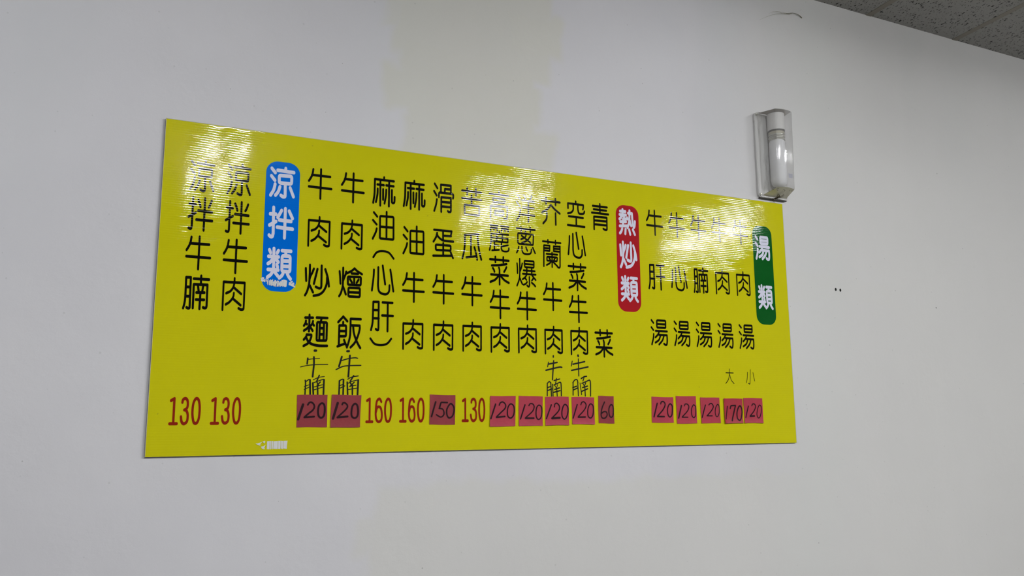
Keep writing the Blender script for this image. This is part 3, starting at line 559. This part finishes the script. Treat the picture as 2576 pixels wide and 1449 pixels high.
# ---------------------------------------------------------------- red price slips pasted on the sign
WHO = ['farthest left of all slips', 'dull red, second slip from the left', None,
       'just right of the printed 130', 'fifth slip from the left', 'sixth from the left, under handwriting',
       'directly left of the 60 slip', None, 'first of the five under the soups', 'second of the five under soups, set higher',
       'third of the five under the soups', None, 'farthest right of all, touching the 170 slip']
for n, (txt, quad, digits, col) in enumerate(SLIPS):
    Q = parse(quad)            # top left, top right, bottom right, bottom left
    if txt == '120': lab = 'red slip with black 120, ' + WHO[n]
    else: lab = {'150': 'dull red slip reading 150 between the printed 160 and 130', '60': 'narrow slip reading 60 under the lone vegetable column', '170': 'slip reading 170, lifting off the sign, under the character for large'}[txt]
    cx = sum(q[0] for q in Q)/4; cy = sum(q[1] for q in Q)/4
    vb = (Q[2][1]+Q[3][1])/2; vt = (Q[0][1]+Q[1][1])/2; ul = (Q[0][0]+Q[3][0])/2; ur = (Q[1][0]+Q[2][0])/2
    rnd = random.Random(n*11+3); cb = rnd.uniform(0.8, 3.0) if n not in (0, 2, 7) else 0.4; cl = rnd.uniform(0.0, 1.6); cr = rnd.uniform(0.0, 1.2)
    if n == 11: cb, cl = 3.2, 3.2
    def dep(u, v, vb=vb, vt=vt, ul=ul, ur=ur, cb=cb, cl=cl, cr=cr):
        fv = (v-vb)/(vt-vb); fu = (u-ul)/(ur-ul)
        d = 0.75 + cb*max(0, 0.30-fv)**2/0.09 + cl*max(0, 0.22-fu)**2/0.05 + cr*max(0, fu-0.8)**2/0.04
        return d
    o = empty('price_slip', S(cx, vb)); tag(o, lab, 'paper slip', 'red paper price slips on the menu sign')
    bm = bmesh.new(); N = 14; fr = []; bk = []
    for j in range(N+1):
        for i in range(N+1):
            a, b = i/N, j/N
            u = (Q[3][0]*(1-a)+Q[2][0]*a)*(1-b) + (Q[0][0]*(1-a)+Q[1][0]*a)*b
            v = (Q[3][1]*(1-a)+Q[2][1]*a)*(1-b) + (Q[0][1]*(1-a)+Q[1][1]*a)*b
            if j in (0, N): v += 0.5*math.sin(a*5+n)
            if i in (0, N): u += 0.3*math.sin(b*6+n*2)
            fr.append(bm.verts.new(S(u, v, dep(u, v)/1000))); bk.append(bm.verts.new(S(u, v, (dep(u, v)-0.25)/1000)))
    W1 = N+1
    for j in range(N):
        for i in range(N):
            k = j*W1+i
            bm.faces.new((fr[k], fr[k+1], fr[k+W1+1], fr[k+W1])); bm.faces.new((bk[k], bk[k+W1], bk[k+W1+1], bk[k+1]))
    for i in range(N):
        for a, b in ((i, i+1), (N*W1+i+1, N*W1+i), ((i+1)*W1, i*W1), (i*W1+N, (i+1)*W1+N)): bm.faces.new((fr[b], fr[a], bk[a], bk[b]))
    bmesh.ops.recalc_face_normals(bm, faces=bm.faces); local(bm, o)
    obj('paper', bm, M['paper%d' % col], o, False)
    dd = lambda u, v, f=dep: f(u, v)+0.25
    for s in digits:
        bm = bmesh.new()
        for part in s.split(';'):
            r, q = part.split(':'); r = float(r); P = parse(q)
            stroke(bm, catmull(P) if q[0] == '~' else P, r, r, dd)
        local(turned(bm), o); obj('handwritten_digit', bm, M['ink_red'], o)

# ---------------------------------------------------------------- torn remains of white tape
def flake(root, pts, d, m_, name='tape_piece', th=0.35):
    bm = bmesh.new()
    a = [bm.verts.new(S(u, v, (d+0.6*random.random())/1000)) for u, v in pts]; b = [bm.verts.new(S(u, v, (d-th)/1000)) for u, v in pts]
    bm.faces.new(a); bm.faces.new(b[::-1])
    for i in range(len(pts)):
        j = (i+1) % len(pts); bm.faces.new((a[j], a[i], b[i], b[j]))
    bmesh.ops.recalc_face_normals(bm, faces=bm.faces); local(bm, root); obj(name, bm, m_, root)
rt = empty('torn_tape', S(345, 14))
tag(rt, 'cracked strip of white tape near the bottom edge of the yellow sign', 'tape', 'torn white tape remains on the menu sign')
u = 315.5
for k, wd in enumerate((8.5, 4.2, 5.0, 13.5, 7.5, 7.0, 11.0)):
    j = lambda: random.uniform(-0.8, 0.8)
    flake(rt, [(u+0.2, 15+j()), (u+wd-0.9, 14.6+j()), (u+wd-0.8, 26), (u+wd-0.9+(1.2 if k == 6 else 0), 37+j()), (u+0.2, 37+j()), (u+0.3, 25)], 0.6, M['flake']); u += wd
for q in ([(284,31),(290,27),(297,29),(302,35),(296,33),(290,31)], [(288,29),(295,25),(300,27),(296,28)], [(299,22),(303,15),(309,19),(312,27),(306,23)],
          [(301,20),(307,14),(311,16),(306,20)], [(303,36),(308,31),(311,35),(309,38)]): flake(rt, q, 1.2, M['flake'])
rt = empty('torn_tape', S(333, 480))
tag(rt, 'ragged torn white tape across the bottom of the blue heading strip', 'tape', 'torn white tape remains on the menu sign')
R2 = random.Random(5)
for row in range(3):
    u = (280.0, 291.0, 303.0)[row]
    while u < (352, 345, 332)[row]:
        wd = R2.uniform(1.6, 4.2)
        y0 = 504-(u-280)*0.12+R2.uniform(-3, 2.5)-row*2.5; y1 = y0-R2.uniform(7, 15) if row else 489-(u-280)*0.075+R2.uniform(-3, 3)
        if u < 296: y1 = y0-R2.uniform(4, 9)
        if row == 0 and u > 334: y0 = 501.5+R2.uniform(-1.5, 1.5); y1 = 484.3
        if R2.random() < 0.93:
            sl = R2.uniform(-1.8, 2.2)
            flake(rt, [(u, y1+R2.uniform(-1, 1)), (u+wd*0.8, y1), (u+wd*0.9+sl*0.4, (y0+y1)/2), (u+wd+sl, y0), (u+sl, y0+R2.uniform(-1.5, 1.5)), (u+0.3, (y0+y1)/2+1)], 0.8+row*0.55, M['flake'], th=0.3)
        u += wd+R2.uniform(-0.5, 0.9+row*1.2)
for q in ([(278,502),(284,507),(289,506),(285,502)], [(280,496),(286,500),(291,495),(284,493)], [(345,482.5),(352,482),(353,486),(346,489)],
          [(359,488),(364,487),(366,496),(360,497)], [(363,499),(370,502),(371,497),(366,495)], [(364,487),(372,484),(378,481),(379,484),(371,492),(366,494)],
          [(368,494),(374,497),(376,491),(371,490)]): flake(rt, q, 1.1, M['flake'])

# strip of glossy film lifting from the top edge of the sign, and the bare rim of the sheet
bm = bmesh.new(); prev = None
for k in range(41):
    u = 128+k*3.6+math.sin(k*1.9); lift = 0.55+0.35*math.sin(k*0.9)+0.25*math.sin(k*2.3); wd = 0.5+0.5*math.sin(k*0.31+0.4)
    a = bm.verts.new(S(u, SH*1000-1.5, 0.0003)); b = bm.verts.new(S(u, SH*1000-2.6-2.2*wd, (0.3+0.30*lift)/1000))
    c_ = bm.verts.new(S(u, SH*1000-3.6-5.5*wd, 0.0003))
    if prev: bm.faces.new((prev[0], prev[1], b, a)); bm.faces.new((prev[1], prev[2], c_, b))
    prev = (a, b, c_)
local(turned(bm), sign); tag(obj('film_edge', bm, M['clear_gloss'], sign, True), 'glossy wrinkled film along the top edge')
W_, H_ = SW*1000, SH*1000
for q in ([(0, H_-1.6), (W_, H_-1.2), (W_, H_), (0, H_)], [(0, 0), (1.3, 0), (1.0, H_), (0, H_)], [(W_-1.6, 0), (W_, 0), (W_, H_), (W_-1.3, H_)]):
    bm = bmesh.new(); bm.faces.new([bm.verts.new(S(u, v, 0.00035)) for u, v in q]); local(turned(bm), sign); obj('bare_rim', bm, M['edge'], sign)

# ---------------------------------------------------------------- wall lamp with a clear ribbed cover
def clear_mat(name, ribs, tint=(0.93, 0.93, 0.93), base=0.10, dirt=0.0):
    m = bpy.data.materials.new(name); m.use_nodes = True; t = NT(m); nt = m.node_tree
    nt.nodes.remove(t.b); out = nt.nodes['Material Output']
    p, x, y, z = t.pos()
    bp = t.n('ShaderNodeBump'); bp.inputs['Distance'].default_value = 0.00022 if ribs else 0.00006
    wv = t.n('ShaderNodeBump'); wv.inputs['Distance'].default_value = 0.00020   # slight waviness of the moulded sheet up its height
    t.l(t.noise(t.vec(t.math('MULTIPLY', x, 12.0), 0.0, t.math('MULTIPLY', z, 330.0)), 1.0, 1), wv.inputs['Height']); t.l(wv.outputs[0], bp.inputs['Normal'])
    if ribs: hh = t.math('SINE', t.math('MULTIPLY', t.math('ADD', x, t.math('MULTIPLY', y, 0.6)), 2*math.pi/0.0048))
    else: hh = t.noise(p, 40.0, 2)
    t.l(hh, bp.inputs['Height'])
    tr = t.n('ShaderNodeBsdfTransparent'); pass
    gl = t.n('ShaderNodeBsdfGlossy'); gl.inputs['Roughness'].default_value = 0.10; t.l(bp.outputs[0], gl.inputs['Normal'])
    df = t.n('ShaderNodeBsdfDiffuse'); df.inputs[0].default_value = (0.85, 0.84, 0.84, 1) if dirt == 0 else (0.60, 0.58, 0.47, 1)
    lw = t.n('ShaderNodeLayerWeight'); t.l(bp.outputs[0], lw.inputs['Normal']); fr = t.math('ADD', t.math('MULTIPLY', t.math('POWER', lw.outputs['Facing'], 4.0), 0.6), 0.06)
    t.l(t.mix(t.math('POWER', lw.outputs['Facing'], 2.5), tint, (0.42, 0.40, 0.36)), tr.inputs[0])
    m1 = t.n('ShaderNodeMixShader'); m1.inputs[0].default_value = base + dirt; t.l(tr.outputs[0], m1.inputs[1]); t.l(df.outputs[0], m1.inputs[2])
    m2 = t.n('ShaderNodeMixShader'); t.l(fr, m2.inputs[0]); t.l(m1.outputs[0], m2.inputs[1]); t.l(gl.outputs[0], m2.inputs[2])
    t.l(m2.outputs[0], out.inputs[0]); return m
M['cover'] = clear_mat('clear ribbed plastic', True, (0.985, 0.985, 0.99), 0.26)
M['cover_clear'] = clear_mat('clear smooth plastic', False, (0.985, 0.985, 0.985), 0.15)
M['cover_dirty'] = clear_mat('dirty yellowed plastic', False, (0.88, 0.86, 0.78), 0.10, 0.62)
M['cover_dust'] = clear_mat('dust on the cover', False, (0.4, 0.36, 0.28), 0.10, 0.62)
M['cover_dust'].node_tree.nodes['Diffuse BSDF'].inputs[0].default_value = (0.17, 0.14, 0.10, 1)
M['lamp_white'] = mat('aged white plastic', (0.66, 0.65, 0.63), 0.45)
M['lamp_dark'] = mat('dark gap', (0.035, 0.030, 0.022), 0.6)
M['cap_metal'] = mat('threaded metal cap', (0.55, 0.54, 0.48), 0.35)
M['cap_metal'].node_tree.nodes['Principled BSDF'].inputs['Metallic'].default_value = 0.8
M['glass_white'] = mat('frosted lamp glass', (0.74, 0.74, 0.75), 0.5)
M['grime'] = mat('grime', (0.045, 0.035, 0.02), 0.9)
M['sticker'] = mat('grey blue sticker', (0.30, 0.31, 0.40), 0.6)
M['holder'] = mat('yellowed socket', (0.40, 0.37, 0.27), 0.4)
def dirty(m, dark):
    t = NT(m); p, x, y, z = t.pos(); n_ = t.noise(t.vec(t.math('MULTIPLY', x, 30.0), y, t.math('MULTIPLY', z, 9.0)), 1.0, 4, 0.65)
    c = t.b.inputs['Base Color'].default_value[:3]
    t.l(t.mix(t.ramp(n_, 0.50, 0.78), c, dark), t.b.inputs['Base Color'])
M['plate_dirty'] = mat('dusty plate', (0.64, 0.635, 0.62), 0.5); dirty(M['plate_dirty'], (0.20, 0.19, 0.16))
K = 1.0033
LX0, LX1, LZ0, LZ1 = 2.2460*K, 2.3915*K, EYE+0.871*K, EYE+1.226*K
LC = (LX0+LX1)/2
lamp = empty('wall_lamp', (LC, WALL_Y, LZ0))
tag(lamp, 'clear ribbed box lamp mounted upright on the wall above the sign corner', 'wall lamp')
def rrect(x0, x1, z0, z1, r, n=5):
    out = []
    for cx, cz, a0 in ((x1-r, z0+r, -90), (x1-r, z1-r, 0), (x0+r, z1-r, 90), (x0+r, z0+r, 180)):
        for k in range(n): a = math.radians(a0+k*90/(n-1)); out.append((cx+r*math.cos(a), cz+r*math.sin(a)))
    return out
def loft(bm, secs, capf=True, capb=False):
    rings = [[bm.verts.new((x, y, z)) for x, z in pts] for y, pts in secs]
    for A, B in zip(rings, rings[1:]):
        for i in range(len(A)): j = (i+1) % len(A); bm.faces.new((A[i], A[j], B[j], B[i]))
    if capf: bm.faces.new(rings[-1])
    if capb: bm.faces.new(rings[0][::-1])
    bmesh.ops.recalc_face_normals(bm, faces=bm.faces)
# back plate
bm = bmesh.new(); loft(bm, [(WALL_Y, rrect(LX0, LX1, LZ0, LZ1, 0.016)), (WALL_Y-0.010, rrect(LX0, LX1, LZ0, LZ1, 0.016)), (WALL_Y-0.012, rrect(LX0+0.003, LX1-0.003, LZ0+0.003, LZ1-0.003, 0.014))], True, True)
local(bm, lamp); obj('back_plate', bm, M['plate_dirty'], lamp)
# dark sealing strip under the plate
bm = bmesh.new(); box(bm, LX0+0.004, LX1-0.002, WALL_Y-0.013, WALL_Y-0.004, LZ0-0.0028, LZ0+0.0005, 0.0008); local(bm, lamp); obj('lower_lip', bm, M['lamp_dark'], lamp)
# cover: flange, then a deep body with a rounded front, its floor rising towards the room
D0 = WALL_Y-0.012
bm = bmesh.new(); loft(bm, [(D0, rrect(LX0+0.001, LX1-0.001, LZ0+0.001, LZ1-0.001, 0.015)), (D0-0.004, rrect(LX0+0.001, LX1-0.001, LZ0+0.001, LZ1-0.001, 0.015))], False, False)
o1 = rrect(LX0+0.001, LX1-0.001, LZ0+0.001, LZ1-0.001, 0.015); o2 = rrect(LX0+0.013, LX1-0.007, LZ0+0.007, LZ1-0.006, 0.012)
v1 = [bm.verts.new((x, D0-0.004, z)) for x, z in o1]; v2 = [bm.verts.new((x, D0-0.004, z)) for x, z in o2]
for i in range(len(v1)): j = (i+1) % len(v1); bm.faces.new((v1[i], v1[j], v2[j], v2[i]))
bx0, bx1, DEP = LX0+0.013, LX1-0.007, 0.082
prof = []
fx, fr, fa = LC+0.003, 0.108, math.radians(25.0)
side = DEP-fr*(1-math.cos(fa)); fw = fr*math.sin(fa)
prof += [(bx0+(fx-fw-bx0)*k, (side-0.006)*k) for k in (0, 0.15, 0.5, 0.85, 0.97)]
prof += [(fx-fw+0.0004, side-0.003), (fx-fw+0.0018, side-0.0006)]
prof += [(fx+fr*math.sin(t), DEP-fr*(1-math.cos(t))) for t in [fa*(-0.92+1.84*k/18) for k in range(19)]]
prof += [(fx+(fx-x), y) for x, y in ((fx-fw+0.0018, side-0.0006), (fx-fw+0.0004, side-0.003))]
prof += [(bx1+(fx+fw-bx1)*k, (side-0.006)*k) for k in (0.97, 0.85, 0.5, 0.15, 0)]
secs = []
for zt, ins in ((0.0, 0.008), (0.004, 0.002), (0.012, 0.0), (0.5, 0.0), (0.985, 0.0), (0.996, 0.003), (1.0, 0.009)):
    ring = []
    for x, y in prof:
        zlo = LZ0+0.007+0.020*y/DEP; zhi = LZ1-0.006-0.003*y/DEP
        f = y/DEP; xm = (bx0+bx1)/2
        ring.append(bm.verts.new((x+(xm-x)*ins*8*f, D0-0.004-max(0, y*(0.93+0.13*zt)-ins*0.8*f), zlo+(zhi-zlo)*zt)))
    secs.append(ring)
for A, B in zip(secs, secs[1:]):
    for i in range(len(prof)-1): bm.faces.new((A[i], A[i+1], B[i+1], B[i]))
bm.faces.new(secs[0]); bm.faces.new(secs[-1][::-1])
bmesh.ops.recalc_face_normals(bm, faces=bm.faces); local(bm, lamp)
cover = obj('cover', bm, M['cover'], lamp)
for m_ in ('cover_clear', 'cover_dirty', 'cover_dust'): cover.data.materials.append(M[m_])
for p in cover.data.polygons:
    if p.normal.z < -0.55: p.material_index = 2
    elif p.normal.z > 0.6: p.material_index = 3
    elif p.center.x < 0.004: p.material_index = 1
    p.use_smooth = abs(p.normal.z) < 0.3
tag(cover, 'clear ribbed plastic cover, yellowed at the bottom')
for z in (LZ1-0.012, LZ0+0.012):
    bm = bmesh.new(); cyl(bm, (LX0+0.0075, D0-0.006, z), (LX0+0.0075, D0-0.001, z), 0.0045, n=12); local(bm, lamp); obj('screw', bm, M['cap_metal'], lamp)
# inside: terminal block, socket, bulb
yb = WALL_Y-0.012
bm = bmesh.new(); cyl(bm, (LC+0.005, yb-0.034, LZ1-0.083), (LC+0.005, yb-0.034, LZ1-0.014), 0.034, 0.034, 40); local(bm, lamp); obj('terminal_block', bm, M['lamp_white'], lamp)
zc, yc = LZ1-0.083, yb-0.0345
bm = bmesh.new(); cyl(bm, (LC+0.004, yc, zc-0.007), (LC+0.004, yc, zc), 0.032, 0.032, 28); local(bm, lamp); obj('socket_gap', bm, M['lamp_dark'], lamp, False)
bm = bmesh.new(); cyl(bm, (LC+0.004, yc, zc-0.019), (LC+0.004, yc, zc-0.007), 0.031, 0.031, 28); local(bm, lamp); obj('socket', bm, M['holder'], lamp, False)
bm = bmesh.new()
for k in range(2):
    z = zc-0.018-k*0.0125; cyl(bm, (LC+0.004, yc, z-0.0055), (LC+0.004, yc, z), 0.029, 0.033, 24); cyl(bm, (LC+0.004, yc, z-0.011), (LC+0.004, yc, z-0.0055), 0.033, 0.029, 24)
local(bm, lamp); obj('screw_cap', bm, M['cap_metal'], lamp, True)
zb = zc-0.042
bm = bmesh.new(); prof = [(0.028, 0), (0.0305, -0.006), (0.0315, -0.05), (0.0315, -0.16), (0.029, -0.178), (0.02, -0.19), (0.003, -0.194)]
for (r0, a0), (r1, a1) in zip(prof, prof[1:]): cyl(bm, (LC+0.004, yc, zb+a0), (LC+0.004, yc, zb+a1), r0, r1, 28, False)
bmesh.ops.remove_doubles(bm, verts=bm.verts, dist=1e-5); bmesh.ops.recalc_face_normals(bm, faces=bm.faces)
local(bm, lamp); obj('bulb', bm, M['glass_white'], lamp, True)
bm = bmesh.new(); box(bm, LC+0.024, LC+0.044, D0-0.0668, D0-0.0662, LZ0+0.073, LZ0+0.091); local(bm, lamp)
obj('sticker', bm, M['sticker'], lamp)
# dirt and dead insects on the floor of the cover, threads of grime hanging down
bm = bmesh.new(); R3 = random.Random(9)
for k in range(46):
    x = R3.uniform(LX0+0.02, LX1-0.02); y = yb-0.008-R3.random()*0.06; z = LZ0+0.0105+(yb-y)*0.13+0.003; a = R3.uniform(0, 3.1); l = R3.uniform(0.001, 0.0055)
    cyl(bm, (x-l*math.cos(a), y-l*math.sin(a), z), (x+l*math.cos(a), y+l*math.sin(a), z+R3.uniform(0, 0.002)), 0.0009, 0.0004, 5)
for k in range(7):
    x0_, y0_, z0_ = LC+0.004+R3.uniform(-0.004, 0.004), yb-0.004, LZ0-0.001
    x1_, y1_, z1_ = x0_+R3.uniform(-0.010, 0.024), yb-0.018-R3.random()*0.022, LZ0+0.007+R3.random()*0.006
    pts_ = [(x0_+(x1_-x0_)*f+0.0015*math.sin(f*6+k), y0_+(y1_-y0_)*f, z0_+(z1_-z0_)*f-0.003*math.sin(f*3.14)*R3.random()) for f in (0, 0.25, 0.5, 0.75, 1)]
    for A, B in zip(pts_, pts_[1:]): cyl(bm, A, B, 0.0009 if k else 0.0022, 0.0007 if k else 0.0019, 6)
for k in range(5):
    x = LC+0.004+R3.uniform(-0.008, 0.008); cyl(bm, (x, SIGN_Y-0.003, LZ0+0.003), (x+R3.uniform(-0.004, 0.004), SIGN_Y-0.002, LZ0-R3.uniform(0.008, 0.016)), 0.0014, 0.0005, 5)
local(bm, lamp); tag(obj('grime_threads', bm, M['grime'], lamp), 'dark grime and dead insects at the bottom of the cover', kind='stuff')

# ---------------------------------------------------------------- cobweb high on the wall
def strand(P, r):
    P = catmull([(a, b) for a, b in P], 8); bm = bmesh.new()
    for k, (a, b) in enumerate(zip(P, P[1:])):
        f = k/len(P); y = WALL_Y-0.0015-0.004*math.sin(f*3.1)
        cyl(bm, (a[0], y, EYE+a[1]), (b[0], y, EYE+b[1]), r*(0.3+0.7*f), r*(0.3+0.7*f+0.02), 5)
    return bm
M['web'] = mat('dusty cobweb', (0.30, 0.28, 0.20), 0.9); M['web2'] = mat('dark dusty cobweb', (0.13, 0.12, 0.07), 0.9)
web = empty('cobweb', (2.55, WALL_Y, EYE+1.7))
tag(web, 'thin dusty cobweb thread on the wall under the ceiling corner', 'cobweb')
for P, r, m_ in (([(2.318, 1.645), (2.36, 1.668), (2.41, 1.690), (2.46, 1.703), (2.50, 1.712)], 0.0008, 'web'),
                 ([(2.385, 1.690), (2.42, 1.703), (2.445, 1.700), (2.49, 1.706)], 0.0006, 'web'),
                 ([(2.37, 1.683), (2.40, 1.700), (2.47, 1.708)], 0.0005, 'web'),
                 ([(2.470, 1.708), (2.510, 1.716), (2.54, 1.712), (2.558, 1.705)], 0.0018, 'web2'),
                 ([(2.545, 1.737), (2.560, 1.745)], 0.0007, 'web')):
    bm = strand(P, r); local(bm, web); obj('thread', bm, M[m_], web)
